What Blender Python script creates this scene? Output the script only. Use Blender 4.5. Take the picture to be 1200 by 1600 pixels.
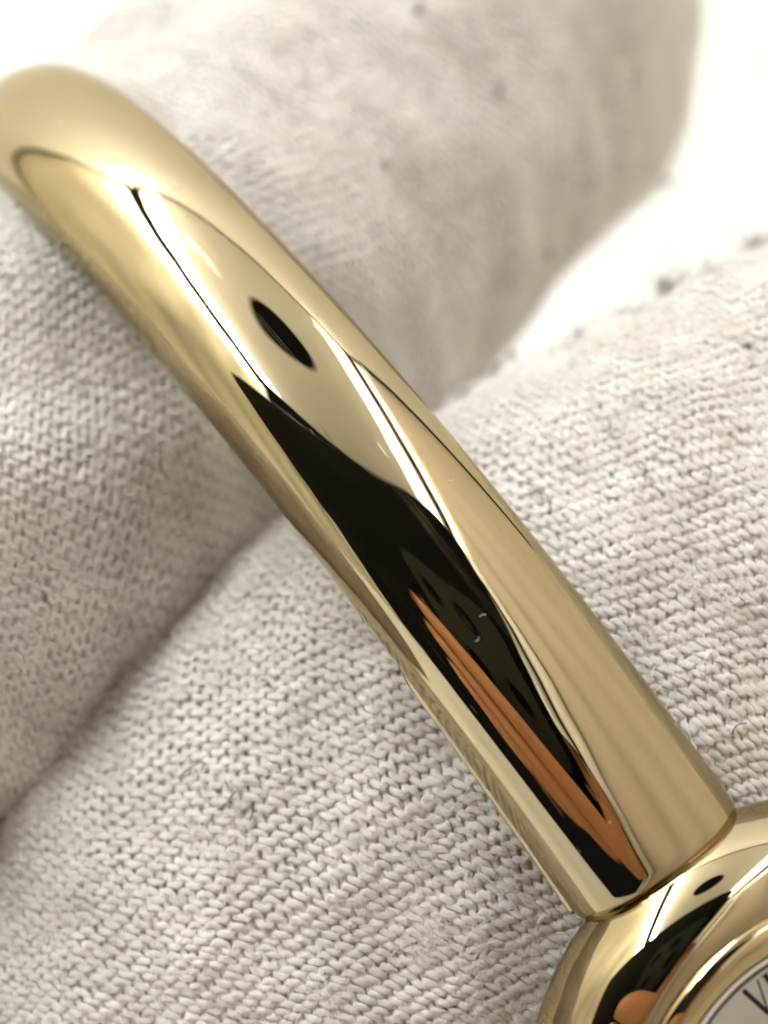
import bpy, math, random
import numpy as np
from mathutils import Matrix, Vector

# ------------------------------------------------------------------ frame of the place
# Everything is measured in millimetres relative to the near face of the bangle
# ("viewer" axes: x right, y up, z towards the photographer) and turned into the
# upright axes of the light tent (metres) by W().
MM = 0.001
M = np.array([[0.97916206, -0.09949476, 0.17703802],
              [0.20253037, 0.41429902, -0.88732056],
              [0.01493706, 0.90468620, 0.42581659]])
u_, _, vt_ = np.linalg.svd(M); M = u_ @ vt_
def W(v): return (np.asarray(v, float) @ M.T) * MM
CAM_D = 67.45

scene = bpy.context.scene
col = scene.collection
for o in list(bpy.data.objects): bpy.data.objects.remove(o)

# ------------------------------------------------------------------ camera
cam = bpy.data.cameras.new('camera')
cam.sensor_fit = 'HORIZONTAL'; cam.sensor_width = 36.0
cam.lens = 36.0 * CAM_D / 24.0
cam.clip_start = 0.002; cam.clip_end = 20
cam.dof.use_dof = True
cam.dof.focus_distance = 0.0688
cam.dof.aperture_fstop = 54.0
co = bpy.data.objects.new('camera', cam); col.objects.link(co)
mw = Matrix([[M[i][0], M[i][1], M[i][2], W((0, 0, CAM_D))[i]] for i in range(3)] + [[0, 0, 0, 1]])
co.matrix_world = mw
scene.camera = co

# ------------------------------------------------------------------ world: the dim room outside the tent
world = bpy.data.worlds.new('World'); scene.world = world; world.use_nodes = True
bg = world.node_tree.nodes['Background']
bg.inputs[0].default_value = (0.8, 0.9, 1.0, 1); bg.inputs[1].default_value = 0.012
LED_LEFT, LED_RIGHT = 32.0, 4.5      # brightness of the two light strips
scene.view_settings.view_transform = 'Standard'; scene.view_settings.look = 'None'
scene.view_settings.exposure = 0.47; scene.view_settings.gamma = 1.0
scene.view_settings.use_curve_mapping = False
scene.cycles.use_denoising = True
scene.cycles.max_bounces = 12; scene.cycles.diffuse_bounces = 10; scene.cycles.glossy_bounces = 4
scene.cycles.use_adaptive_sampling = True; scene.cycles.adaptive_threshold = 0.02
scene.cycles.sample_clamp_indirect = 6.0
try: scene.cycles.denoiser = 'OPENIMAGEDENOISE'
except Exception: pass

# ------------------------------------------------------------------ materials
def mat(name, base, rough=0.5, metal=0.0, **kw):
    m = bpy.data.materials.new(name); m.use_nodes = True
    b = m.node_tree.nodes['Principled BSDF']
    b.inputs['Base Color'].default_value = (*base, 1)
    b.inputs['Roughness'].default_value = rough; b.inputs['Metallic'].default_value = metal
    for k, v in kw.items(): b.inputs[k.replace('_', ' ')].default_value = v
    return m
def nn(m, t, **kw):
    n = m.node_tree.nodes.new(t)
    for k, v in kw.items():
        if k in n.inputs: n.inputs[k].default_value = v
        else: setattr(n, k, v)
    return n
def ln(m, a, b): m.node_tree.links.new(a, b)
def objco(m, sc):
    t = nn(m, 'ShaderNodeTexCoord'); mp = nn(m, 'ShaderNodeMapping'); mp.inputs['Scale'].default_value = sc
    ln(m, t.outputs['Object'], mp.inputs['Vector']); return mp.outputs['Vector']

def gold_mat(name, base, r0=0.010, r1=0.075, uv=False):
    m = mat(name, base, 0.03, 1.0); b = m.node_tree.nodes['Principled BSDF']
    b.inputs['Specular Tint'].default_value = (0.78, 0.72, 0.60, 1)
    v = objco(m, (1000, 1000, 1000))                     # texture space in mm
    n1 = nn(m, 'ShaderNodeTexNoise'); n1.inputs['Scale'].default_value = 0.30; n1.inputs['Detail'].default_value = 9; n1.inputs['Roughness'].default_value = 0.62
    ln(m, v, n1.inputs['Vector'])
    rr = nn(m, 'ShaderNodeMapRange'); rr.inputs['From Min'].default_value = 0.42; rr.inputs['From Max'].default_value = 0.75
    rr.inputs['To Min'].default_value = r0; rr.inputs['To Max'].default_value = r1
    ln(m, n1.outputs['Fac'], rr.inputs['Value'])
    n3 = nn(m, 'ShaderNodeTexNoise'); n3.inputs['Scale'].default_value = 0.30; n3.inputs['Detail'].default_value = 1
    ln(m, v, n3.inputs['Vector'])
    bu2 = nn(m, 'ShaderNodeBump'); bu2.inputs['Strength'].default_value = 0.35; bu2.inputs['Distance'].default_value = 0.00005
    ln(m, n3.outputs['Fac'], bu2.inputs['Height'])
    rough = rr.outputs[0]; nrm = bu2.outputs[0]
    if uv:
        u = nn(m, 'ShaderNodeUVMap'); u.uv_map = 'mm'; last = None
        for i, (rot, sx, sy, sc, th) in enumerate([(0.10, 0.10, 2.6, 1.0, 0.66), (-0.35, 0.22, 3.4, 1.3, 0.70), (0.9, 0.35, 3.0, 1.1, 0.72)]):
            mp = nn(m, 'ShaderNodeMapping'); mp.inputs['Rotation'].default_value = (0, 0, rot); mp.inputs['Scale'].default_value = (sx, sy, 1); mp.inputs['Location'].default_value = (3.7 * i, 1.9 * i, 0)
            ln(m, u.outputs[0], mp.inputs['Vector'])
            q = nn(m, 'ShaderNodeTexNoise'); q.inputs['Scale'].default_value = sc * 1.6; q.inputs['Detail'].default_value = 3
            ln(m, mp.outputs[0], q.inputs['Vector'])
            d = nn(m, 'ShaderNodeMapRange'); d.inputs['From Min'].default_value = th; d.inputs['From Max'].default_value = th + 0.05
            ln(m, q.outputs['Fac'], d.inputs['Value'])
            if last is None: last = d.outputs[0]
            else:
                ad = nn(m, 'ShaderNodeMath', operation='MAXIMUM'); ln(m, last, ad.inputs[0]); ln(m, d.outputs[0], ad.inputs[1]); last = ad.outputs[0]
        bu = nn(m, 'ShaderNodeBump'); bu.inputs['Strength'].default_value = 0.10; bu.inputs['Distance'].default_value = 0.00002
        ln(m, last, bu.inputs['Height']); ln(m, nrm, bu.inputs['Normal']); nrm = bu.outputs[0]
        ad = nn(m, 'ShaderNodeMath', operation='MULTIPLY_ADD'); ad.inputs[1].default_value = 0.14; ln(m, last, ad.inputs[0]); ln(m, rough, ad.inputs[2]); rough = ad.outputs[0]
    ln(m, rough, b.inputs['Roughness']); ln(m, nrm, b.inputs['Normal'])
    return m
GOLD = gold_mat('polished_gold', (0.435, 0.352, 0.218))
GOLD_UV = gold_mat('polished_band_gold', (0.435, 0.352, 0.218), uv=True)
GOLD2 = gold_mat('bezel_gold', (0.50, 0.39, 0.225), 0.015, 0.06)

def cotton_mat(name, base, dark, bump=0.5):
    m = mat(name, base, 0.95); b = m.node_tree.nodes['Principled BSDF']
    b.inputs['Sheen Weight'].default_value = 0.25; b.inputs['Sheen Roughness'].default_value = 0.6
    b.inputs['Specular IOR Level'].default_value = 0.15
    v = objco(m, (1000, 1000, 1000))
    n1 = nn(m, 'ShaderNodeTexNoise'); n1.inputs['Scale'].default_value = 0.22; n1.inputs['Detail'].default_value = 5
    n1.inputs['Roughness'].default_value = 0.65
    ln(m, v, n1.inputs['Vector'])
    cr = nn(m, 'ShaderNodeMapRange'); cr.inputs['From Min'].default_value = 0.3; cr.inputs['From Max'].default_value = 0.7
    n5 = nn(m, 'ShaderNodeTexNoise'); n5.inputs['Scale'].default_value = 0.75; n5.inputs['Detail'].default_value = 3; ln(m, v, n5.inputs['Vector'])
    av = nn(m, 'ShaderNodeMath', operation='MULTIPLY_ADD'); av.inputs[1].default_value = 0.55; ln(m, n5.outputs['Fac'], av.inputs[0])
    sc2 = nn(m, 'ShaderNodeMath', operation='MULTIPLY_ADD'); sc2.inputs[1].default_value = 0.9; sc2.inputs[2].default_value = -0.22; ln(m, n1.outputs['Fac'], sc2.inputs[0]); ln(m, sc2.outputs[0], av.inputs[2])
    ln(m, av.outputs[0], cr.inputs['Value'])
    mx = nn(m, 'ShaderNodeMix', data_type='RGBA')
    mx.inputs[6].default_value = (*dark, 1); mx.inputs[7].default_value = (*base, 1)
    ln(m, cr.outputs[0], mx.inputs[0]); ln(m, mx.outputs[2], b.inputs['Base Color'])
    n2 = nn(m, 'ShaderNodeTexNoise'); n2.inputs['Scale'].default_value = 14.0; n2.inputs['Detail'].default_value = 4
    ln(m, v, n2.inputs['Vector'])
    bu = nn(m, 'ShaderNodeBump'); bu.inputs['Strength'].default_value = bump; bu.inputs['Distance'].default_value = 0.00004
    ln(m, n2.outputs['Fac'], bu.inputs['Height']); ln(m, bu.outputs[0], b.inputs['Normal'])
    return m
YARN = cotton_mat('cotton_yarn', (0.71, 0.685, 0.65), (0.54, 0.518, 0.488))
CORE = cotton_mat('glove_lining', (0.62, 0.595, 0.56), (0.54, 0.52, 0.49))
FUZZ = mat('cotton_fibre', (0.74, 0.71, 0.66), 0.9); FUZZ.node_tree.nodes['Principled BSDF'].inputs['Specular IOR Level'].default_value = 0.2
LINT = mat('white_lint', (0.78, 0.76, 0.72), 0.9)
DARKF = mat('dark_fibre', (0.06, 0.055, 0.05), 0.8)
GREYL = mat('grey_and_backlit_lint', (0.36, 0.35, 0.33), 0.95)  # grey flecks; also edge tufts, whose backlit shade is put into the colour
TENT = mat('tent_cloth', (0.89, 0.895, 0.885), 0.85)
def tent_bump(m):
    b = m.node_tree.nodes['Principled BSDF']; v = objco(m, (1, 1, 1))
    n = nn(m, 'ShaderNodeTexNoise'); n.inputs['Scale'].default_value = 14; n.inputs['Detail'].default_value = 3; ln(m, v, n.inputs['Vector'])
    bu = nn(m, 'ShaderNodeBump'); bu.inputs['Strength'].default_value = 0.25; bu.inputs['Distance'].default_value = 0.01
    ln(m, n.outputs['Fac'], bu.inputs['Height']); ln(m, bu.outputs[0], b.inputs['Normal'])
tent_bump(TENT)
BACK = mat('white_backdrop', (0.94, 0.94, 0.935), 0.9)
CEIL = mat('ceiling_cloth', (0.66, 0.655, 0.63), 0.85); tent_bump(CEIL)
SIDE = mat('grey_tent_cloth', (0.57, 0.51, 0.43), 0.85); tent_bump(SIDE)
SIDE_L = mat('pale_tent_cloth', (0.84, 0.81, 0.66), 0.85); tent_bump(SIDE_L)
SEAM = mat('seam_piping', (0.004, 0.005, 0.003), 0.9)
SEAM.node_tree.nodes['Principled BSDF'].inputs['Specular IOR Level'].default_value = 0.05
POLE = mat('white_piping', (0.88, 0.88, 0.85), 0.5)
def led_mat(name, e):
    m = mat(name, (0.9, 0.9, 0.9), 0.5); b = m.node_tree.nodes['Principled BSDF']
    b.inputs['Emission Color'].default_value = (0.955, 0.98, 1.0, 1); b.inputs['Emission Strength'].default_value = e
    return m
EMIT = {'left': led_mat('led_diffuser', LED_LEFT), 'right': led_mat('led_diffuser_dimmer', LED_RIGHT),
        'left_low': led_mat('led_diffuser_lower', LED_LEFT * 0.25), 'right_low': led_mat('led_diffuser_lower_dimmer', LED_RIGHT * 0.4)}
PHONE = mat('black_phone_glass', (0.003, 0.004, 0.003), 0.5)
PHONE.node_tree.nodes['Principled BSDF'].inputs['Specular IOR Level'].default_value = 0.08
PHONEM = mat('dark_phone_metal', (0.03, 0.035, 0.03), 0.35, 0.8)
SKIN = mat('skin', (0.55, 0.26, 0.115), 0.6)
SLEEVE = mat('dark_sleeve', (0.030, 0.032, 0.024), 0.9)
DIAL = mat('silver_white_dial', (0.92, 0.96, 0.90), 0.6)
INK = mat('black_print', (0.02, 0.02, 0.018), 0.5)
REHAUT = mat('white_flange', (0.93, 0.94, 0.90), 0.5)
GLASS = bpy.data.materials.new('crystal_glass'); GLASS.use_nodes = True
def glass_nodes(m):
    nt = m.node_tree; nt.nodes.clear(); o = nt.nodes.new('ShaderNodeOutputMaterial'); mx = nt.nodes.new('ShaderNodeMixShader')
    tr = nt.nodes.new('ShaderNodeBsdfTransparent'); gl = nt.nodes.new('ShaderNodeBsdfGlossy'); gl.inputs['Roughness'].default_value = 0.0
    fr = nt.nodes.new('ShaderNodeFresnel'); fr.inputs['IOR'].default_value = 1.3
    nt.links.new(fr.outputs[0], mx.inputs[0]); nt.links.new(tr.outputs[0], mx.inputs[1]); nt.links.new(gl.outputs[0], mx.inputs[2]); nt.links.new(mx.outputs[0], o.inputs[0])
glass_nodes(GLASS)

# ------------------------------------------------------------------ helpers
def tag(o, label=None, cat=None, group=None, kind=None):
    if label: o['label'] = label
    if cat: o['category'] = cat
    if group: o['group'] = group
    if kind: o['kind'] = kind
    return o
def empty(name, loc):
    o = bpy.data.objects.new(name, None); o.location = loc; o.empty_display_size = 0.005; col.objects.link(o); return o
def absloc(o):
    v = np.zeros(3)
    while o is not None: v = v + np.array(o.location); o = o.parent
    return v
def mesh(name, V, F, m, parent=None, smooth=True, loc=None):
    """V: world coordinates (metres)."""
    V = np.asarray(V, float)
    base = absloc(parent) if parent is not None else np.zeros(3)
    org = np.array(loc, float) if loc is not None else base
    me = bpy.data.meshes.new(name)
    if isinstance(F, np.ndarray):
        k = F.shape[1]
        me.vertices.add(len(V)); me.vertices.foreach_set('co', (V - org).astype(np.float32).ravel())
        me.loops.add(F.size); me.loops.foreach_set('vertex_index', F.astype(np.int32).ravel())
        me.polygons.add(len(F)); me.polygons.foreach_set('loop_start', np.arange(0, F.size, k, dtype=np.int32))
        me.update(calc_edges=True)
    else:
        me.from_pydata([tuple(v) for v in (V - org)], [], F); me.update()
    me.validate()
    if smooth: me.polygons.foreach_set('use_smooth', np.ones(len(me.polygons), bool))
    me.materials.append(m)
    o = bpy.data.objects.new(name, me); o.location = org - base; col.objects.link(o)
    if parent is not None: o.parent = parent
    return o
def grid_faces(nu, nv, cu=False, cv=False):
    i = np.arange(nu if cu else nu - 1); j = np.arange(nv if cv else nv - 1)
    I, J = np.meshgrid(i, j, indexing='ij'); I2 = (I + 1) % nu; J2 = (J + 1) % nv
    return np.stack([I * nv + J, I * nv + J2, I2 * nv + J2, I2 * nv + J], -1).reshape(-1, 4)
def box(name, lo, hi, m, parent=None):
    x0, y0, z0 = lo; x1, y1, z1 = hi
    V = np.array([(x, y, z) for x in (x0, x1) for y in (y0, y1) for z in (z0, z1)])
    F = [(0, 1, 3, 2), (4, 6, 7, 5), (0, 4, 5, 1), (2, 3, 7, 6), (0, 2, 6, 4), (1, 5, 7, 3)]
    return mesh(name, V, F, m, parent, smooth=False)
def tube(path, r, sides=8, caps=True):
    P = np.asarray(path, float); n = len(P); r = np.broadcast_to(np.asarray(r, float), (n,))
    T = np.gradient(P, axis=0); T /= np.linalg.norm(T, axis=1, keepdims=True) + 1e-12
    ref = np.array([0.31, 0.52, 0.79]); A = np.cross(T, ref); A /= np.linalg.norm(A, axis=1, keepdims=True); B = np.cross(T, A)
    a = np.linspace(0, 2 * np.pi, sides, endpoint=False)
    V = P[:, None] + r[:, None, None] * (np.cos(a)[None, :, None] * A[:, None] + np.sin(a)[None, :, None] * B[:, None])
    F = [tuple(f) for f in grid_faces(n, sides, False, True)]
    if caps: F += [tuple(range(sides))[::-1], tuple(range((n - 1) * sides, n * sides))]
    return V.reshape(-1, 3), F

# ------------------------------------------------------------------ setting: the folding light tent
H = 262.0; k = H / 280.0
TW, TD = 277.8 * k, 272.3 * k
OX, OY = -68.6 * k, -30.9 * k
x0, x1 = (OX - TW / 2) * MM, (OX + TW / 2) * MM
y0, y1 = (OY - TD / 2) * MM, (OY + TD / 2) * MM
zf, zc = -0.062, H * MM
t = 0.003
tent = empty('light_tent', ((x0 + x1) / 2, (y0 + y1) / 2, zf))
tag(tent, 'white cloth light tent around the gloved hand, bright behind it', None, None, 'structure')
box('floor', (x0 - 0.016, y0 - 0.02, zf - t), (x1 + 0.016, y1, zf), TENT, tent)
box('wall_back', (x0 - 0.016, y1, zf - t), (x1 + 0.016, y1 + t, zc), BACK, tent)
def folded_wall(name, xw, sg, m, seed, amp):
    ys = np.linspace(y0, y1, 120); zs = np.linspace(zf, zc, 60); Y, Z = np.meshgrid(ys, zs, indexing='ij'); r = np.random.default_rng(seed)
    d = 0
    for i in range(8):
        f = r.uniform(20, 150); d = d + (amp * (60 / (60 + f))) * np.sin(Y * f + Z * r.normal() * 16 + r.uniform(0, 6.3))
    X = xw + sg * 0.004 + d * np.clip((zc - Z) / 0.05, 0, 1)
    o = mesh(name, np.stack([X, Y, Z], -1).reshape(-1, 3), grid_faces(120, 60), m, tent)
    md = o.modifiers.new('thickness', 'SOLIDIFY'); md.thickness = 0.0012; md.offset = 0
    a, b = sorted((xw + sg * 0.016, xw + sg * 0.019))
    box('wall_frame', (a, y0, zf - t), (b, y1 + t, zc + t), m, tent)
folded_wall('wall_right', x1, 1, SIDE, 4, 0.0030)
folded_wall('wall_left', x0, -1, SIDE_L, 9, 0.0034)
def ceiling():
    cx, cy, R = (-66.0 * k) * MM, (-33.0 * k) * MM, 0.031
    n = 64; a = np.linspace(0, 2 * np.pi, n, endpoint=False)
    ring = np.stack([cx + R * np.cos(a), cy + R * np.sin(a)], -1)
    out = []
    for c, s in zip(np.cos(a), np.sin(a)):
        tx = ((x1 + 0.016 - cx) / c) if c > 1e-9 else ((x0 - 0.016 - cx) / c if c < -1e-9 else 9)
        ty = ((y1 + t - cy) / s) if s > 1e-9 else ((y0 - cy) / s if s < -1e-9 else 9)
        q = min(tx, ty); out.append((cx + q * c, cy + q * s))
    out = np.array(out)
    V = []; 
    for z in (zc, zc + t):
        V += [(p[0], p[1], z) for p in ring] + [(p[0], p[1], z) for p in out]
    F = []
    for i in range(n):
        j = (i + 1) % n
        F.append((i, n + i, n + j, j)); F.append((2 * n + i, 2 * n + j, 3 * n + j, 3 * n + i)); F.append((i, j, 2 * n + j, 2 * n + i))
    # corners
    for sx in (x0 - 0.016, x1 + 0.016):
        for sy in (y0, y1 + t):
            ang = math.atan2(sy - cy, sx - cx) % (2 * math.pi); i = int(ang / (2 * math.pi) * n) % n; j = (i + 1) % n
            V.append((sx, sy, zc)); F.append((n + i, len(V) - 1, n + j))
    mesh('ceiling', V, F, CEIL, tent, smooth=False)
ceiling()
def seam(a, b, r, m, name='seam'):
    V, F = tube(np.linspace(a, b, 6), r, 8); mesh(name, V, F, m, tent)
e = 0.0005
seam((x0 + e, y0, zc - e), (x0 + e, y1, zc - e), 0.0135, SEAM)
seam((x1 - e, y0, zc - e), (x1 - e, y1, zc - e), 0.0085, SEAM)
seam((x0, y1 - e, zc - e), (x1, y1 - e, zc - e), 0.0032, SEAM)
seam((x0 + e, y1 - e, zf), (x0 + e, y1 - e, zc), 0.0030, SEAM)
seam((x1 - e, y1 - e, zf), (x1 - e, y1 - e, zc), 0.0030, SEAM)
seam((x0, y0 - 0.002, zf), (x0, y0 - 0.002, zc), 0.0045, POLE, 'front_piping')
seam((x1 - 0.003, y0 - 0.002, zf), (x1 - 0.003, y0 - 0.002, zc), 0.0050, POLE, 'front_piping')
seam((x1 - 0.004, y0 + 0.034, zf), (x1 - 0.004, y0 + 0.034, zc - 0.05), 0.0050, POLE, 'wall_rod')
for side, xe in (('left', x0), ('right', x1)):
    s = 1 if side == 'left' else -1
    r = empty('led_strip', (xe, (y0 + y1) / 2, zc))
    tag(r, f'bright white light strip along the {side} top edge of the tent, mirrored in the gold', 'light strip', 'light strips in the tent')
    g = 0.018 if side == 'left' else 0.014
    a, b = sorted((xe + s * g, xe + s * (g + 0.023)))
    box('housing', (a - 0.001, y0 + 0.007, zc - 0.0030), (b + 0.001, y1 - 0.009, zc - 0.0005), POLE, r)
    box('diffuser', (a, y0 + 0.008, zc - 0.0055), (b, y1 - 0.010, zc - 0.0031), EMIT[side], r)
    a, b = sorted((xe + s * 0.0005, xe + s * 0.0030))
    box('diffuser', (a, y0 + 0.008, zc - g - 0.036), (b, y1 - 0.010, zc - g), EMIT[side + '_low'], r)

# ------------------------------------------------------------------ the bangle watch
CX, CY, R1, R2, AL, PH, HA, HB, _, A1, A2, B1, TA, _, BEND = (4.4424, -11.1828, 26.3464, 33.5441, 0.95113, 0.13266, 3.0261, 2.4299, 67.45, -0.40964, 0.30878, -0.02959, -0.00889, 1.0, 0.57575)
EX = 0.84
def frame():
    u = np.array([-math.cos(AL), math.sin(AL), 0]); w = np.array([math.sin(AL), math.cos(AL), 0]); z = np.array([0, 0, 1.])
    e1 = math.cos(PH) * z + math.sin(PH) * w
    e2 = u * math.cos(TA) + e1 * math.sin(TA); e1 = e1 * math.cos(TA) - u * math.sin(TA)
    return e1, e2, np.cross(e1, e2)
E1, E2, EN = frame(); CC = np.array([CX, CY, -R1])
def ring_frame(th):
    th = np.asarray(th, float); c, s = np.cos(th), np.sin(th)
    cen = CC + (R1 * c)[..., None] * E1 + (R2 * s)[..., None] * E2 + (BEND * s * s)[..., None] * EN
    a, b = c / R1, s / R2; q = np.sqrt(a * a + b * b)
    nrm = (a / q)[..., None] * E1 + (b / q)[..., None] * E2
    return cen, nrm
def band_surface(th, psi, ka=1.0, kb=1.0):
    cen, nrm = ring_frame(th); s = np.sin(th)
    f = lambda v: np.sign(v) * np.abs(v) ** EX
    A = ka * (HA + A1 * s + A2 * s * s)[:, None] * f(np.sin(psi))[None]
    B = kb * (HB + B1 * s)[:, None] * f(np.cos(psi))[None]
    return cen[:, None] + B[..., None] * nrm[:, None] + A[..., None] * EN
watch = empty('bangle_watch', W(CC))
tag(watch, 'polished gold bangle watch with tubular band and round case, held in gloved fingers', 'watch')
TH_C = math.radians(-19.0); TH_E = math.radians(-4.3); TH_E2 = 2 * TH_C - TH_E + 2 * math.pi
psi = np.linspace(0, 2 * np.pi, 112, endpoint=False)
def band_part(name, ta, tb, n, ka, kb, m, parent, rnd=0.0):
    th = np.linspace(ta, tb, n)
    P = band_surface(th, psi, ka, kb)
    if rnd:   # rounded end lips
        cen, _ = ring_frame(th)
        arc = np.minimum(th - ta, tb - th) * 32.0
        kk = np.where(arc < rnd, 1 - 0.055 * (1 - np.sqrt(np.clip(1 - (1 - arc / rnd) ** 2, 0, 1))), 1.0)
        P = cen[:, None] + (P - cen[:, None]) * kk[:, None, None]
    V = W(P.reshape(-1, 3)); nv = len(psi)
    F = [tuple(f) for f in grid_faces(n, nv, False, True)]
    o = mesh(name, V, F, m, parent)
    # end caps as their own fans so that the rim stays crisp
    me = o.data
    return o, W(P[0]), W(P[-1])
TT = np.concatenate([TH_E + np.linspace(0, 0.03, 16)[:-1], np.linspace(TH_E + 0.03, TH_E2 - 0.03, 520), TH_E2 - np.linspace(0.03, 0, 16)[1:]])
def band():
    th = TT; P = band_surface(th, psi); cen, _ = ring_frame(th)
    arc = np.minimum(th - th[0], th[-1] - th) * 33.0; rnd = 0.45
    kk = np.where(arc < rnd, 1 - 0.07 * (1 - np.sqrt(np.clip(1 - (1 - arc / rnd) ** 2, 0, 1))), 1.0)
    P = cen[:, None] + (P - cen[:, None]) * kk[:, None, None]
    n, nv = len(th), len(psi)
    F = [tuple(f) for f in grid_faces(n, nv, False, True)]
    V = W(P.reshape(-1, 3))
    b = mesh('band', V, F, GOLD_UV, watch)
    uvl = b.data.uv_layers.new(name='mm'); li = np.zeros(len(b.data.loops), np.int32); b.data.loops.foreach_get('vertex_index', li)
    uu = (th * 31.0)[:, None] + 0 * psi[None]; vv = np.abs(((psi + np.pi) % (2 * np.pi)) - np.pi)[None] * 2.8 + 0 * th[:, None] + (psi > np.pi)[None] * 40.0
    uvl.data.foreach_set('uv', np.stack([uu, vv], -1).reshape(-1, 2)[li].astype(np.float32).ravel())
    for q, idx in ((P[0], 0), (P[-1], -1)):
        c = cen[idx]; ring2 = c + (q - c) * 0.5
        VV = np.concatenate([W(q), W(ring2), W(c)[None]])
        FF = [tuple(f) for f in grid_faces(2, nv, False, True)] + [(nv + i, nv + (i + 1) % nv, 2 * nv) for i in range(nv)]
        mesh('end_face', VV, FF, GOLD, b, smooth=False)
    return b
b_obj = band()
for ta, tb in ((TH_C + 0.10, TH_E + 0.004), (TH_E2 - 0.004 - 2 * math.pi, TH_C - 0.10)):
    th = np.linspace(ta, tb, 14); P = band_surface(th, psi, 0.90, 0.86)
    mesh('hinge_neck', W(P.reshape(-1, 3)), grid_faces(14, len(psi), False, True), GOLD2, watch)
def inner_plate():
    th = np.linspace(TH_E + 0.006, math.radians(12.5), 60); cen, nrm = ring_frame(th)
    s = np.sin(th); wd = HA + A1 * s + A2 * s * s + 0.07
    wd = wd * np.where(th > th[-1] - 0.02, 0.97 + 0.03 * (th[-1] - th) / 0.02, 1.0)
    prof = []
    nb = 10
    for kx in (-1, -.985, -.96, -.93, -.8, -.6, -.3, 0, .3, .6, .8, .93, .96, .985, 1): prof.append((kx, -0.30 - 1.0 * (1 - kx * kx) - (0.35 * max(0, abs(kx) - 0.93) / 0.07)))
    rim = [(p[0], p[1]) for p in prof] + [(p[0] * 0.995, p[1] - 0.30) for p in prof[::-1]]
    rim = np.array(rim)
    P = cen[:, None] + (rim[None, :, 0] * wd[:, None])[..., None] * EN + np.broadcast_to(rim[None, :, 1], (len(th), len(rim)))[..., None] * nrm[:, None]
    F = [tuple(f) for f in grid_faces(len(th), len(rim), False, True)] + [tuple(range(len(rim)))[::-1], tuple(range((len(th) - 1) * len(rim), len(th) * len(rim)))]
    mesh('inner_plate', W(P.reshape(-1, 3)), F, GOLD, watch)
inner_plate()

# case frame
cc, cz = ring_frame(np.array([TH_C])); cc, cz = cc[0], cz[0]
cx_ = np.cross(EN, cz); cx_ /= np.linalg.norm(cx_)       # along the band
if cx_ @ E2 < 0: cx_ = -cx_
cy_ = np.cross(cz, cx_)
def CP(x, y, z): return W(cc + np.asarray(x)[..., None] * cx_ + np.asarray(y)[..., None] * cy_ + np.asarray(z)[..., None] * cz)
def lathe(name, prof, m, parent, n=160, smooth=True):
    prof = np.array(prof, float); a = np.linspace(0, 2 * np.pi, n, endpoint=False)
    r, h = prof[:, 0][:, None], prof[:, 1][:, None]
    V = CP(r * np.cos(a), r * np.sin(a), h * np.ones_like(a)).reshape(-1, 3)
    o = mesh(name, V, grid_faces(len(prof), n, False, True)[:, ::-1], m, parent, smooth); return o
ph = np.linspace(0, np.pi / 2, 36)
case = lathe('case', [(0.01, -2.3), (6.5, -2.3), (7.9, -2.0), (8.75, -1.2), (9.08, -0.5)] + [(6.95 + 2.25 * np.cos(q), 3.05 * np.sin(q)) for q in ph] + [(6.85, 3.0), (6.8, 2.75)], GOLD, watch)
bez = lathe('bezel', [(7.0, 2.55), (6.98, 2.95)] + [(6.40 + 0.56 * np.cos(q), 3.0 + 0.42 * np.sin(q)) for q in np.linspace(0, np.pi, 26)] + [(5.80, 2.9), (5.74, 2.6)], GOLD2, watch)
lathe('flange', [(5.80, 3.06), (5.66, 3.05), (5.34, 2.72), (5.30, 2.55)], REHAUT, watch)
dial = lathe('dial', [(0.01, 2.62), (2.0, 2.62), (5.45, 2.62)], DIAL, watch, smooth=False)
lathe('crystal', [(0.01, 3.22), (2.5, 3.21), (5.1, 3.14), (5.55, 3.10), (5.66, 3.06), (5.5, 3.0), (0.01, 3.0)], GLASS, watch)
def stroke(p, q, w):
    p, q = np.array(p), np.array(q); d = q - p; d /= np.linalg.norm(d); nrm = np.array([-d[1], d[0]]) * w / 2
    return [p - nrm, p + nrm, q + nrm, q - nrm]
def numeral(txt, hour):
    hgt, adv = 1.15, {'I': 0.34, 'V': 0.74, 'X': 0.74}
    total = sum(adv[c] for c in txt); x = -total / 2; polys = []
    for c in txt:
        w = adv[c]; xm = x + w / 2
        if c == 'I': polys += [stroke((xm, 0), (xm, hgt), 0.15), stroke((xm - .13, hgt - .02), (xm + .13, hgt - .02), 0.035), stroke((xm - .13, .02), (xm + .13, .02), 0.035)]
        if c == 'V': polys += [stroke((x + .10, hgt), (xm, 0), 0.15), stroke((x + w - .10, hgt), (xm, 0), 0.06)]
        if c == 'X': polys += [stroke((x + .10, hgt), (x + w - .10, 0), 0.15), stroke((x + w - .10, hgt), (x + .10, 0), 0.06)]
        x += w
    ang = math.radians(-(hour - 6) * 30)          # six o'clock lies next to the band, numerals stand on the centre
    V, F = [], []
    for lay, pl in enumerate(polys):
        zz = 2.632 + 0.002 * (lay % 5)
        quad = []
        for q in pl:
            rx, ry = 4.02 + q[1], -q[0]          # local radial / tangential
            X = rx * math.cos(ang) - ry * math.sin(ang); Y = rx * math.sin(ang) + ry * math.cos(ang)
            quad.append(len(V)); V.append(CP(X, Y, zz))
        F.append(tuple(quad))
    mesh('numeral', np.array(V), F, INK, dial, smooth=False)
for i, txt in enumerate(['I', 'II', 'III', 'IIII', 'V', 'VI', 'VII', 'VIII', 'IX', 'X', 'XI', 'XII']): numeral(txt, i + 1)
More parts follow.
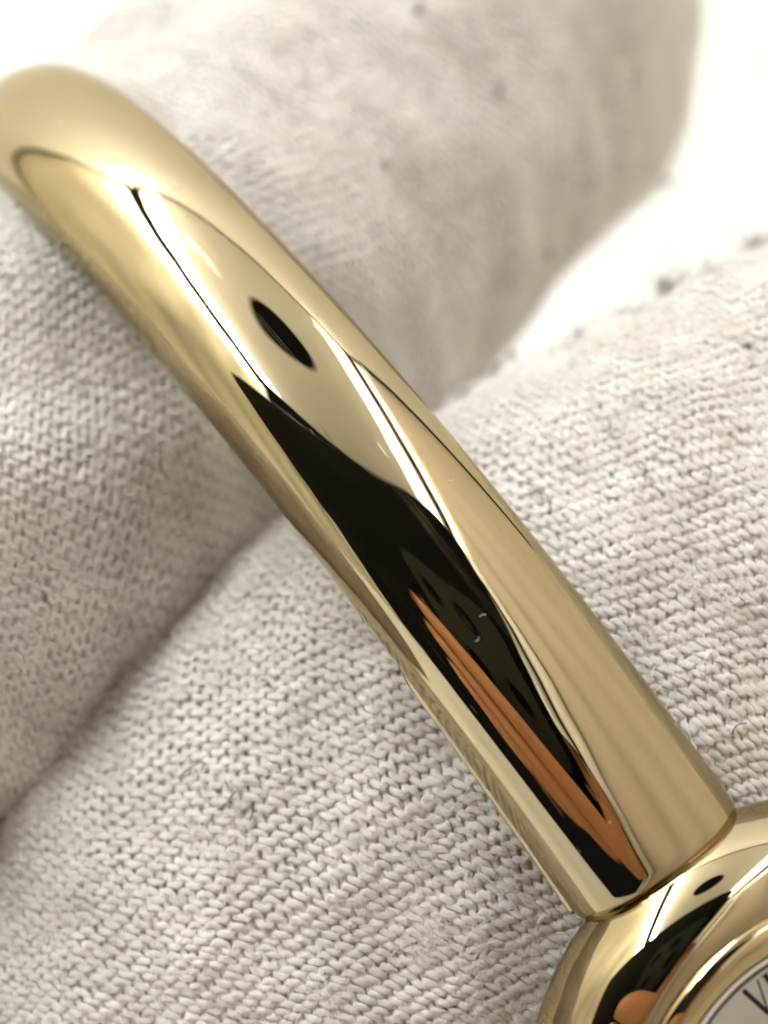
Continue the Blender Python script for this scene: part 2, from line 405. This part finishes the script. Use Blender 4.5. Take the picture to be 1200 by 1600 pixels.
def ticks():
    V, F = [], []
    for i in range(60):
        a = 2 * math.pi * i / 60
        for r, w in ((4.96, 0.03), (5.04, 0.03)): pass
        q = [(5.36, -.022), (5.36, .022), (5.44, .022), (5.44, -.022)]
        zq = [2.74, 2.74, 2.82, 2.82]
        idx = []
        for (r, y), zz in zip(q, zq):
            X = r * math.cos(a) - y * math.sin(a); Y = r * math.sin(a) + y * math.cos(a)
            idx.append(len(V)); V.append(CP(X, Y, zz + 0.02))
        F.append(tuple(idx))
    o = mesh('minute_marks', np.array(V), F, INK, dial, smooth=False)
ticks()
for nm, L, ang, w in (('hour_hand', 2.6, 2.6, 0.22), ('minute_hand', 3.5, -1.9, 0.16)):
    pts = [(-0.5, -w / 2), (-0.5, w / 2), (L * .8, w * .6), (L, 0), (L * .8, -w * .6)]
    V = []
    for zz in (2.68, 2.72):
        for r, y in pts: V.append(CP(r * math.cos(ang) - y * math.sin(ang), r * math.sin(ang) + y * math.cos(ang), zz + (0.1 if nm[0] == 'm' else 0)))
    mesh(nm, np.array(V), [(0, 1, 2, 3, 4), (9, 8, 7, 6, 5)] + [(i, (i + 1) % 5, 5 + (i + 1) % 5, 5 + i) for i in range(5)], INK, watch, smooth=False)

# ------------------------------------------------------------------ the knitted glove
rng = np.random.default_rng(7)
def smooth_noise(x, y, seed, scale):
    r = np.random.default_rng(seed); out = 0
    for i in range(6):
        kx, ky = r.normal(size=2) / scale; out = out + np.sin(x * kx * 2.2 + y * ky * 2.2 + r.uniform(0, 6.28)) / 6
    return out
class Finger:
    """A swept, slightly lumpy finger: axis points (viewer mm) with half-width and half-depth."""
    def __init__(self, pts, rn, rz, seed, tip=None, lump=0.25, fine=0.35):
        self.fine = fine
        self.P = np.array(pts, float); d = np.diff(self.P, axis=0)
        self.S = np.concatenate([[0], np.cumsum(np.linalg.norm(d, axis=1))])
        self.rn, self.rz, self.seed, self.tip, self.lump = np.array(rn, float), np.array(rz, float), seed, tip, lump
        self.ss = np.linspace(0, self.S[-1], 400)
        raw = np.stack([np.interp(self.ss, self.S, self.P[:, i]) for i in range(3)], -1)
        ker = np.hanning(61); ker /= ker.sum()
        pad = 60; ext = np.concatenate([raw[0] + (raw[0] - raw[1]) * np.arange(pad, 0, -1)[:, None], raw, raw[-1] + (raw[-1] - raw[-2]) * np.arange(1, pad + 1)[:, None]])
        sm = np.stack([np.convolve(ext[:, i], ker, 'same') for i in range(3)], -1)[pad:-pad]
        self.ax = sm
        T = np.gradient(sm, axis=0); T /= np.linalg.norm(T, axis=1, keepdims=True)
        N = np.cross(np.array([0, 0, 1.]), T); N /= np.linalg.norm(N, axis=1, keepdims=True)
        self.T, self.N, self.Z = T, N, np.cross(T, N)
        q = np.linspace(-np.pi, np.pi, 721)
        self.q = q
    def _i(self, arr, s): return np.stack([np.interp(s, self.ss, arr[:, i]) for i in range(3)], -1)
    def arc_to_phi(self, v, s):
        rn = np.interp(s, self.S, self.rn); rz = np.interp(s, self.S, self.rz)
        rn0, rz0 = self.rn.mean(), self.rz.mean()
        al = np.concatenate([[0], np.cumsum(np.hypot(np.diff(rn0 * np.sin(self.q)), np.diff(rz0 * np.cos(self.q))))]); al -= al[len(al) // 2]
        return np.interp(v, al, self.q)
    def pos(self, s, phi, off=0.0):
        c = self._i(self.ax, s); T = self._i(self.T, s); N = self._i(self.N, s); Z = self._i(self.Z, s)
        rn = np.interp(s, self.S, self.rn); rz = np.interp(s, self.S, self.rz)
        if self.tip is not None:
            L = self.S[-1]; r0 = self.tip; x = np.clip((s - (L - r0)) / r0, 0, 1); kk = np.sqrt(np.clip(1 - x ** 2.05, 0, 1)); rn = rn * kk; rz = rz * kk
        l = self.lump * (smooth_noise(s, phi * rn.mean(), self.seed, 5.0) + self.fine * smooth_noise(s, phi * rn.mean(), self.seed + 40, 1.7))
        rn, rz = rn + l, rz + l
        return c + (rn * np.sin(phi))[..., None] * N + (rz * np.cos(phi))[..., None] * Z
    def pn(self, s, phi):
        P = self.pos(s, phi); e = 0.05
        a = self.pos(s + e, phi) - self.pos(s - e, phi); b = self.pos(s, phi + 0.01) - self.pos(s, phi - 0.01)
        n = np.cross(b, a); n /= np.linalg.norm(n, axis=-1, keepdims=True) + 1e-12
        c = self._i(self.ax, s); sg = np.sign(((P - c) * n).sum(-1, keepdims=True)); sg[sg == 0] = 1
        return P, n * sg

glove = empty('knitted_glove', W((-20, -20, -25)))
tag(glove, 'off-white knitted cotton glove, two fluffy fingers lying side by side behind the gold band', 'glove')

def core_mesh(f, name, parent, s0, s1, inset):
    s = np.linspace(s0, s1, 120); phi = np.linspace(-np.pi, np.pi, 97)[:-1]
    S_, P_ = np.meshgrid(s, phi, indexing='ij'); P, N = f.pn(S_, P_)
    P = P - inset * N
    V = W(P.reshape(-1, 3)); F = [tuple(q) for q in grid_faces(120, 96, False, True)] + [tuple(range(96))[::-1], tuple(range(119 * 96, 120 * 96))]
    return mesh(name, V, F, CORE, parent)

def knit(f, parent, name, org_s, rot, xr, yr, Wl, Wr, xl, xrr, ang_l, ang_r, course, rad_l, rad_r, amp, npl, sides, phimax, seed, tilt_l=0.05, tilt_r=0.95):
    """Purl-faced jersey: every course is one continuous looped yarn laid on the finger's surface."""
    # x -> wale coordinate
    xs = np.linspace(xr[0], xr[1], 3000)
    tt = np.clip((xs - xl) / (xrr - xl), 0, 1); wid = Wl + (Wr - Wl) * tt
    J = np.concatenate([[0], np.cumsum(np.diff(xs) / wid[:-1])])
    ang = np.radians(ang_l + (ang_r - ang_l) * tt); Fy = -np.concatenate([[0], np.cumsum(np.diff(xs) * np.tan(ang[:-1]))])
    Fy -= np.interp(0, xs, Fy)
    nj = int(J[-1]); t = np.arange(0, nj * npl) * (2 * np.pi / npl)
    Vs, Fs, off = [], [], 0
    h = 0.75 * course
    ymin = yr[0] - Fy.max(); ymax = yr[1] - Fy.min()
    n_c = int((ymax - ymin) / course)
    ca, sa = math.cos(rot), math.sin(rot)
    r_ = np.random.default_rng(seed)
    aa = np.linspace(0, 2 * np.pi, sides, endpoint=False)
    for i in range(n_c):
        loop = np.floor(t / (2 * np.pi) + 0.25).astype(int)
        j1 = r_.normal(size=nj + 3) * 0.07; j2 = r_.normal(size=nj + 3) * 0.10; j3 = r_.normal(size=nj + 3) * 0.30
        jt = t / (2 * np.pi) + 0.185 * np.sin(2 * t) + np.interp(t / (2 * np.pi), np.arange(nj + 3), j1)
        X = np.interp(jt, J, xs)
        Y = ymin + i * course + h * np.tanh(1.5 * np.cos(t)) / math.tanh(1.5) * (1 + np.interp(t / np.pi, np.arange(2 * nj + 6), np.repeat(j2, 2))) + np.interp(X, xs, Fy)
        tl = np.clip((X - xl) / (xrr - xl), 0, 1)
        Y = Y - (tilt_l + (tilt_r - tilt_l) * tl) * np.interp(X, xs, wid) * np.sin(4 * np.pi * jt) / (4 * np.pi) * 1.3
        X = X + 0.30 * smooth_noise(X, Y, seed + 1, 4); Y = Y + 0.42 * smooth_noise(X, Y, seed + 2, 5)
        zoff = amp * np.cos(2 * t) * (1 + np.interp(t / np.pi, np.arange(2 * nj + 6), np.repeat(j3, 2)))
        ok = (Y > yr[0]) & (Y < yr[1])
        s = org_s + X * ca + Y * sa; v = -X * sa + Y * ca
        phi = f.arc_to_phi(v, s)
        ok &= (s > 0.2) & (s < f.S[-1] - 0.15) & (np.abs(phi) < phimax)
        if not ok.any(): continue
        a, b = np.argmax(ok), len(ok) - np.argmax(ok[::-1])
        sl = slice(max(a - 1, 0), b + 1); ok = ok[sl]
        P, N = f.pn(s[sl], phi[sl])
        P = P + (zoff[sl])[:, None] * N
        if len(P) < 4: continue
        T = np.gradient(P, axis=0); T /= np.linalg.norm(T, axis=1, keepdims=True) + 1e-9
        B = np.cross(T, N); B /= np.linalg.norm(B, axis=1, keepdims=True) + 1e-9; Nn = np.cross(B, T)
        tt2 = np.clip((X[sl] - xl) / (xrr - xl), 0, 1); rad = rad_l + (rad_r - rad_l) * tt2
        rad = rad * (1 + 0.10 * np.interp(t[sl] / 2.1, np.arange(5 * nj), r_.normal(size=5 * nj)))
        V = P[:, None] + rad[:, None, None] * (np.cos(aa)[None, :, None] * B[:, None] * 1.15 + np.sin(aa)[None, :, None] * Nn[:, None] * 0.66)
        F = grid_faces(len(P), sides, False, True)
        good = ok[F[:, 0] // sides] & ok[F[:, 2] // sides]
        Vs.append(V.reshape(-1, 3)); Fs.append(F[good] + off); off += len(P) * sides
    V = np.concatenate(Vs); F = np.concatenate(Fs)
    o = mesh(name, W(V), F, YARN, parent); o['kind'] = 'stuff'
    return o

def hair(name, P, R, m, parent):
    """P: (n, k, 3) viewer mm, R: (n,) radius mm."""
    n, kpt = P.shape[:2]
    base = absloc(parent)
    hc = bpy.data.hair_curves.new(name); hc.add_curves([kpt] * n)
    hc.position_data.foreach_set('vector', (W(P.reshape(-1, 3)) - base).astype(np.float32).ravel())
    rad = (np.repeat(R, kpt).reshape(n, kpt) * np.linspace(1, 0.55, kpt)[None]) * MM
    at = hc.attributes.get('radius') or hc.attributes.new('radius', 'FLOAT', 'POINT')
    at.data.foreach_set('value', rad.astype(np.float32).ravel())
    hc.materials.append(m)
    o = bpy.data.objects.new(name, hc); col.objects.link(o); o.parent = parent; o['kind'] = 'stuff'
    return o
def fuzz(f, parent, name, n, srange, phirange, lmin, lmax, lift, seed, radius, m=None, clump=0.6):
    r = np.random.default_rng(seed)
    s = r.uniform(*srange, size=n * 2); phi = r.uniform(*phirange, size=n * 2)
    dens = 0.5 + 0.8 * smooth_noise(s, phi * 10, seed + 3, 2.2) + 0.5 * smooth_noise(s, phi * 10, seed + 9, 0.8)
    keep = r.random(n * 2) < np.clip(dens * clump + (1 - clump), 0.03, 1); s, phi = s[keep][:n], phi[keep][:n]; n = len(s)
    P, N = f.pn(s, phi)
    rnd = r.normal(size=(n, 3)); tan = rnd - (rnd * N).sum(-1, keepdims=True) * N; tan /= np.linalg.norm(tan, axis=1, keepdims=True)
    bit = np.cross(N, tan); L = r.uniform(lmin, lmax, n) * r.uniform(0.5, 1, n)
    up = r.uniform(0.05, 1, n) ** 2 * lift; curl = r.normal(size=n) * 2.2; wig = r.normal(size=n) * 0.2
    kpt = 7; out = np.zeros((n, kpt, 3))
    for i, q in enumerate(np.linspace(0, 1, kpt)):
        a = curl * q
        out[:, i] = P + 0.10 * N + (L * q * np.cos(a * 0.6))[:, None] * tan + (L * q * np.sin(a * 0.6) + wig * np.sin(q * 6) * L * 0.5)[:, None] * bit + (up * L * np.sin(q * 2.2) + 0.02)[:, None] * N
    return hair(name, out, radius * r.uniform(0.6, 1.3, n), m or FUZZ, parent)

# finger nearest the viewer, running from lower left to upper right under the band
tA = np.array([0.887, 0.461, -0.03]); tA /= np.linalg.norm(tA)
cA = np.array([9.1, -9.4, -15.0])
fA = Finger([(-30, -54, -15.5), (-2.8, -19.9, -15.0), (1.4, -14.8, -15.0), cA, cA + tA * 36], [15.4, 15.2, 15.1, 15.0, 14.6], [11.8, 11.4, 11.4, 11.3, 11.0], 3, None, 0.5)
# finger behind it, going away from the viewer to its round tip at the upper right
fB = Finger([(-36, -17.5, -6.0), (-15.4, 0.4, -17.4), (1.9, 20.9, -37.0), (11.2, 30.6, -44.8)], [10.8, 10.7, 11.5, 11.6], [10.4, 10.2, 11.2, 11.3], 5, 13.0, 0.6, 0.9)

pA = core_mesh(fA, 'finger', glove, 0.0, fA.S[-1], 0.09); pA['label'] = 'near gloved finger with crisp knitted loops crossing under the band'
pB = core_mesh(fB, 'finger', glove, 0.0, fB.S[-1] - 0.05, 0.08); pB['label'] = 'far gloved finger running out of focus to a rounded tip'
knit(fA, pA, 'knitted_yarn', fA.S[3], math.atan2(tA[1], tA[0]), (-38, 17), (-30, 27), 0.62, 0.58, -24, 6, 26, 33, 0.52, 0.124, 0.120, 0.046, 14, 6, 1.9, 11)
knit(fB, pB, 'knitted_yarn', 27.3, math.atan2(0.55, 0.6), (-26, 34), (-26, 26), 0.60, 0.60, -10, 10, 22, 22, 0.52, 0.124, 0.124, 0.038, 10, 5, 2.2, 23, 0.5, 0.5)
fuzz(fA, pA, 'fuzz', 26000, (14, fA.S[-1]), (-1.5, 1.9), 0.25, 1.3, 0.28, 31, 0.0105)
fuzz(fA, pA, 'edge_fuzz', 9000, (35, fA.S[-1]), (0.45, 1.75), 0.3, 1.3, 0.5, 61, 0.010, None, 0.8)
fuzz(fA, pA, 'loose_fibres', 3200, (14, fA.S[-1]), (-1.5, 1.9), 0.9, 2.6, 0.30, 77, 0.0135, LINT, 0.9)
fuzz(fB, pB, 'fuzz', 30000, (8, fB.S[-1]), (-1.9, 1.9), 0.25, 1.2, 0.32, 37, 0.012, None, 0.9)


# lint caught on the knit: pale tufts, edge tufts greyed as backlit shade, dark stray fibres
def picker(f, s0, s1):
    s = np.linspace(s0, s1, 700); q = np.linspace(-2.0, 2.0, 500); S_, Q_ = np.meshgrid(s, q, indexing='ij')
    P, N = f.pn(S_, Q_); V = np.array([0, 0, CAM_D]) - P; face = (V * N).sum(-1) > 0
    kk = CAM_D / (CAM_D - P[..., 2]); I = np.stack([P[..., 0] * kk, P[..., 1] * kk], -1)
    def pick(x, y):
        d = np.hypot(I[..., 0] - x, I[..., 1] - y) + (~face) * 1e3
        i = np.unravel_index(d.argmin(), d.shape); return P[i], N[i]
    return pick
pickA, pickB = picker(fA, 25, fA.S[-1]), picker(fB, 10, fB.S[-1] - 1)
def tuft(parent, pk, x, y, rad, n, m, seed, r, up):
    """an uneven wisp: a few dense knots of tangled fibre along a short wandering line"""
    rr = np.random.default_rng(seed); P, N = pk(x, y)
    t1 = rr.normal(size=3); t1 -= (t1 @ N) * N; t1 /= np.linalg.norm(t1); t2 = np.cross(N, t1)
    ax = np.array([t1 * rr.uniform(0.9, 1.8), t2 * rr.uniform(0.35, 0.7), N * (rr.uniform(0.6, 1.5) if up else 0.22)]) * rad
    knots = rr.normal(size=(4, 3)) @ ax * 0.75 + P + N * rad * (0.55 if up else 0.15)
    ki = rr.integers(0, 4, n); p = knots[ki] + (rr.normal(size=(n, 3)) @ ax) * 0.35; kpt = 9; out = np.zeros((n, kpt, 3))
    d = rr.normal(size=(n, 3)) @ ax; d /= np.linalg.norm(d, axis=1, keepdims=True); L = rr.gamma(2.0, 0.5, (n, 1)) * rad * 0.22
    for i in range(kpt):
        out[:, i] = p; p = p + d * L; d = d + 0.5 * rr.normal(size=(n, 3)) @ np.array([t1, t2, N * (1 if up else 0.3)]) - 0.25 * (p - knots[ki]) / rad; d /= np.linalg.norm(d, axis=1, keepdims=True)
    o = hair('lint_tuft', out, r * rr.uniform(0.6, 1.3, n), m, parent); del o['kind']; return o
for j, (x, y, rad, n, kind) in enumerate([(2.3, 4.1, 0.35, 50, 1), (3.7, 4.55, 0.26, 90, 1), (4.15, 4.72, 0.20, 60, 1), (7.55, 6.15, 0.34, 70, 1), (9.15, 6.95, 0.40, 110, 1), (10.2, 7.4, 0.30, 40, 1), (11.6, 8.2, 0.36, 70, 1), (6.0, 5.3, 0.3, 30, 1),
                                          (0.8, -10.9, 0.55, 55, 0), (1.6, -13.1, 0.70, 45, 0), (-1.6, -15.4, 0.55, 45, 0), (-8.0, -4.6, 0.40, 50, 0), (10.8, -3.2, 0.9, 60, 0), (9.4, -1.7, 0.7, 40, 0), (8.2, -3.9, 0.6, 35, 0), (6.6, -0.6, 0.6, 30, 0), (-10.9, -7.1, 0.5, 60, 0)]):
    tuft(pA, pickA, x, y, rad, int(n * 1.8) if kind else n, GREYL if kind else LINT, 100 + j, 0.010 if kind else 0.009, kind)  # edge tufts coloured grey to stand in for their backlit shade
def stray(parent, pk, x, y, ln_, curl, ang, r=0.022, m=DARKF, lift=0.26):
    P, N = pk(x, y); T = np.array([math.cos(ang), math.sin(ang), 0]); T -= (T @ N) * N; T /= np.linalg.norm(T); B = np.cross(N, T)
    n = 26; pts = [P + N * lift]; a = 0.0
    for i in range(n):
        q = i / n; a += curl * (0.6 + 0.9 * math.sin(q * 7 + x)) / n
        pts.append(pts[-1] + (T * math.cos(a) + B * math.sin(a) + 0.25 * N * math.sin(q * 9 + y)) * ln_ / n)
    V, F = tube(W(np.array(pts)), r * MM, 5); mesh('stray_fibre', V, F, m, parent)
for (x, y, L_, c_, a_) in [(-5.6, -8.1, 1.5, 7.0, 0.3), (-5.0, -9.2, 0.9, 1.2, 0.4), (-4.1, -9.6, 0.6, 0.8, 1.2), (4.6, 0.6, 1.6, -1.8, -0.5), (5.0, 0.2, 0.9, 2.5, 2.0), (8.2, 0.8, 0.9, 3.0, 1.0), (9.0, -0.3, 0.8, -2.0, -0.6), (3.3, -1.0, 0.6, 1.0, 1.1),
                           (11.1, -3.0, 0.5, 4.0, 0.2), (8.8, 4.0, 0.7, -1.0, -1.0), (7.0, 2.2, 0.8, 2.0, 0.8), (9.9, 1.4, 0.7, -2, -0.8), (-0.6, -3.6, 0.35, 3.0, 0.5), (0.7, -5.2, 0.6, 2.0, 2.0), (2.2, -10.0, 0.5, 2.0, 1.5), (-3.4, -5.6, 0.6, 1.5, 2.2), (10.8, -7.0, 0.7, -2.0, 1.2)]:
    stray(pA, pickA, x, y, L_, c_, a_)
for (x, y, L_, c_, a_) in [(-11.7, 7.0, 1.4, 6.0, 0.2), (-11.0, 7.6, 0.6, -3.0, 0.9), (-11.9, 1.7, 1.0, 5.0, 2.4), (-10.5, -3.0, 0.9, 3.0, 1.4), (-6.3, -0.2, 0.5, 2.0, 0.3)]:
    stray(pB, pickB, x, y, L_, c_, a_)
fleck = stray(pA, pickA, 11.46, 5.05, 0.22, 0.3, 1.4, 0.07, DARKF, 0.2)
for (x, y, r) in ((1.0, 15.6, 0.16), (-0.1, 10.7, 0.13), (8.7, 10.2, 0.22), (3.5, 13.0, 0.12), (5.0, 8.0, 0.14)): stray(pB, pickB, x, y, 0.4, 2.0, 0.7, r, GREYL, 0.2)
stray(pA, pickA, -5.2, -2.75, 0.5, 1.5, 0.9, 0.05, GREYL, 0.2); stray(pA, pickA, -4.5, -0.5, 0.2, 1.5, 0.9, 0.06, GREYL, 0.2)

# dust and short fibres lying on the polished band
def dust():
    r = np.random.default_rng(55); n = 14
    th = np.radians(r.uniform(-3, 60, n)); ps = r.uniform(-1.3, 1.3, n); P = np.stack([band_surface(np.array([a]), np.array([b]))[0, 0] for a, b in zip(th, ps)])
    Q = np.stack([band_surface(np.array([a + 0.01]), np.array([b]))[0, 0] for a, b in zip(th, ps)]); T = Q - P; T /= np.linalg.norm(T, axis=1, keepdims=True)
    R_ = np.stack([band_surface(np.array([a]), np.array([b + 0.05]))[0, 0] for a, b in zip(th, ps)]); B = R_ - P; B /= np.linalg.norm(B, axis=1, keepdims=True)
    N = np.cross(B, T); cen, nr = ring_frame(th); N *= np.sign((N * (P - cen)).sum(1, keepdims=True))
    L = r.gamma(1.2, 0.10, n); a0 = r.uniform(0, 6.3, n); c = r.normal(size=n) * 2; kpt = 6; out = np.zeros((n, kpt, 3)); p = P + N * 0.012
    for i in range(kpt):
        out[:, i] = p; a = a0 + c * i / kpt; p = p + (L / kpt)[:, None] * (np.cos(a)[:, None] * T + np.sin(a)[:, None] * B) + N * 0.003
    hair('dust', out, r.uniform(0.005, 0.011, n), LINT, b_obj)
dust()

# ------------------------------------------------------------------ photographer's phone and hand, mirrored in the gold
phone = empty('phone', W((-60, -22, 73)))
tag(phone, 'black phone held in front of the watch, seen as dark reflection in the band', 'phone')
def slab(name, lo, hi, r, m, parent, bev=0.8):
    n = 10; pts = []
    for (sx, sy, a0) in ((1, 1, 0), (-1, 1, 90), (-1, -1, 180), (1, -1, 270)):
        for a in np.radians(np.linspace(a0, a0 + 90, n)):
            cxp = (hi[0] - r) if sx > 0 else (lo[0] + r); cyp = (hi[1] - r) if sy > 0 else (lo[1] + r)
            pts.append((cxp + r * math.cos(a), cyp + r * math.sin(a)))
    pts = np.array(pts); c = pts.mean(0); rings = []
    for z, kq in ((lo[2], bev), (lo[2] + bev, 0), (hi[2] - bev, 0), (hi[2], bev)):
        q = pts - np.sign(pts - c) * kq; rings.append(np.c_[q, np.full(len(q), z)])
    V = W(np.concatenate(rings)); n = len(pts)
    F = [tuple(f) for f in grid_faces(4, n, False, True)] + [tuple(range(n))[::-1], tuple(range(3 * n, 4 * n))]
    return mesh(name, V, F, m, parent, smooth=False)
slab('body', (-140, -22, 69.4), (13, 53, 77.4), 9, PHONE, phone)
bump = slab('camera_bump', (-28, -14, 68.5), (9, 24, 69.6), 8, PHONEM, phone, 0.2)
for (lx, ly) in ((0, 0), (-16, -2), (-6, 14), (-20, 13)):
    a = np.linspace(0, 2 * np.pi, 28, endpoint=False); rr = [(3.6, 68.52), (3.6, 68.2), (3.0, 68.2), (2.6, 68.45), (0.01, 68.45)]
    V = np.array([(lx + q * math.cos(x), ly + q * math.sin(x), z) for q, z in rr for x in a])
    mesh('lens_ring', W(V), grid_faces(5, 28, False, True), PHONE, bump)
def skin_hand():
    V = [(4, -14, 97), (12, -14, 116), (10, -12, 138)]; R = [14, 14, 17]; Ed = [(0, 1), (1, 2)]
    fingers = [[(16, -19, 91, 8), (12, -30, 79, 7.4), (4, -23, 64.5, 7.0), (-14, -12, 61.5, 6.8), (-30, -6, 62.0, 6.4), (-41, -4, 63.0, 4.8)],
               [(4, -21, 92, 8), (-2, -32, 79, 7.4), (-10, -28, 64.2, 7.0), (-24, -22, 61.5, 6.8), (-36, -17, 62.0, 6.4), (-47, -14, 63.0, 4.8)],
               [(-8, -22, 92, 8), (-15, -33, 79, 7.2), (-23, -33, 65.0, 6.8), (-35, -31, 62.0, 6.6), (-45, -28, 62.6, 6.0), (-53, -26, 63.6, 4.6)],
               [(-20, -22, 91, 7.5), (-28, -33, 79, 6.6), (-36, -36, 67.5, 6.0), (-44, -35, 65.5, 5.4), (-50, -33, 65.8, 4.2)],
               [(16, -4, 100, 9), (8, 8, 96, 8.4), (-4, 16, 91, 7.6), (-16, 22, 86.5, 6.4)]]
    for fg in fingers:
        prev = 0
        for (x, y, z, r) in fg:
            V.append((x, y, z)); R.append(r); Ed.append((prev, len(V) - 1)); prev = len(V) - 1
    root = empty('person', W((12, -14, 116)))
    me = bpy.data.meshes.new('hand'); me.from_pydata([tuple(w) for w in (W(np.array(V)) - absloc(root))], Ed, [])
    o = bpy.data.objects.new('hand', me); col.objects.link(o); o.parent = root; me.materials.append(SKIN)
    md = o.modifiers.new('skin', 'SKIN'); md.use_smooth_shade = True
    for i, r in enumerate(R): me.skin_vertices[0].data[i].radius = (r * MM, r * MM)
    me.skin_vertices[0].data[0].use_root = True
    o.modifiers.new('sub', 'SUBSURF').levels = 2; o.modifiers['sub'].render_levels = 2
    th = np.linspace(0, 1, 40); P = np.array([12, -13, 126]) * (1 - th)[:, None] + np.array([-22, 2, 270]) * th[:, None]
    r0 = 20 + 12 * th + 0.9 * np.sin(th * 60) + 0.6 * np.sin(th * 23)
    V2, F2 = tube(P, r0, 40); mesh('sleeve', W(V2), F2, SLEEVE, root)
    tag(root, 'bare hand holding the phone, mirrored as orange streaks in the gold band', 'person')
skin_hand()
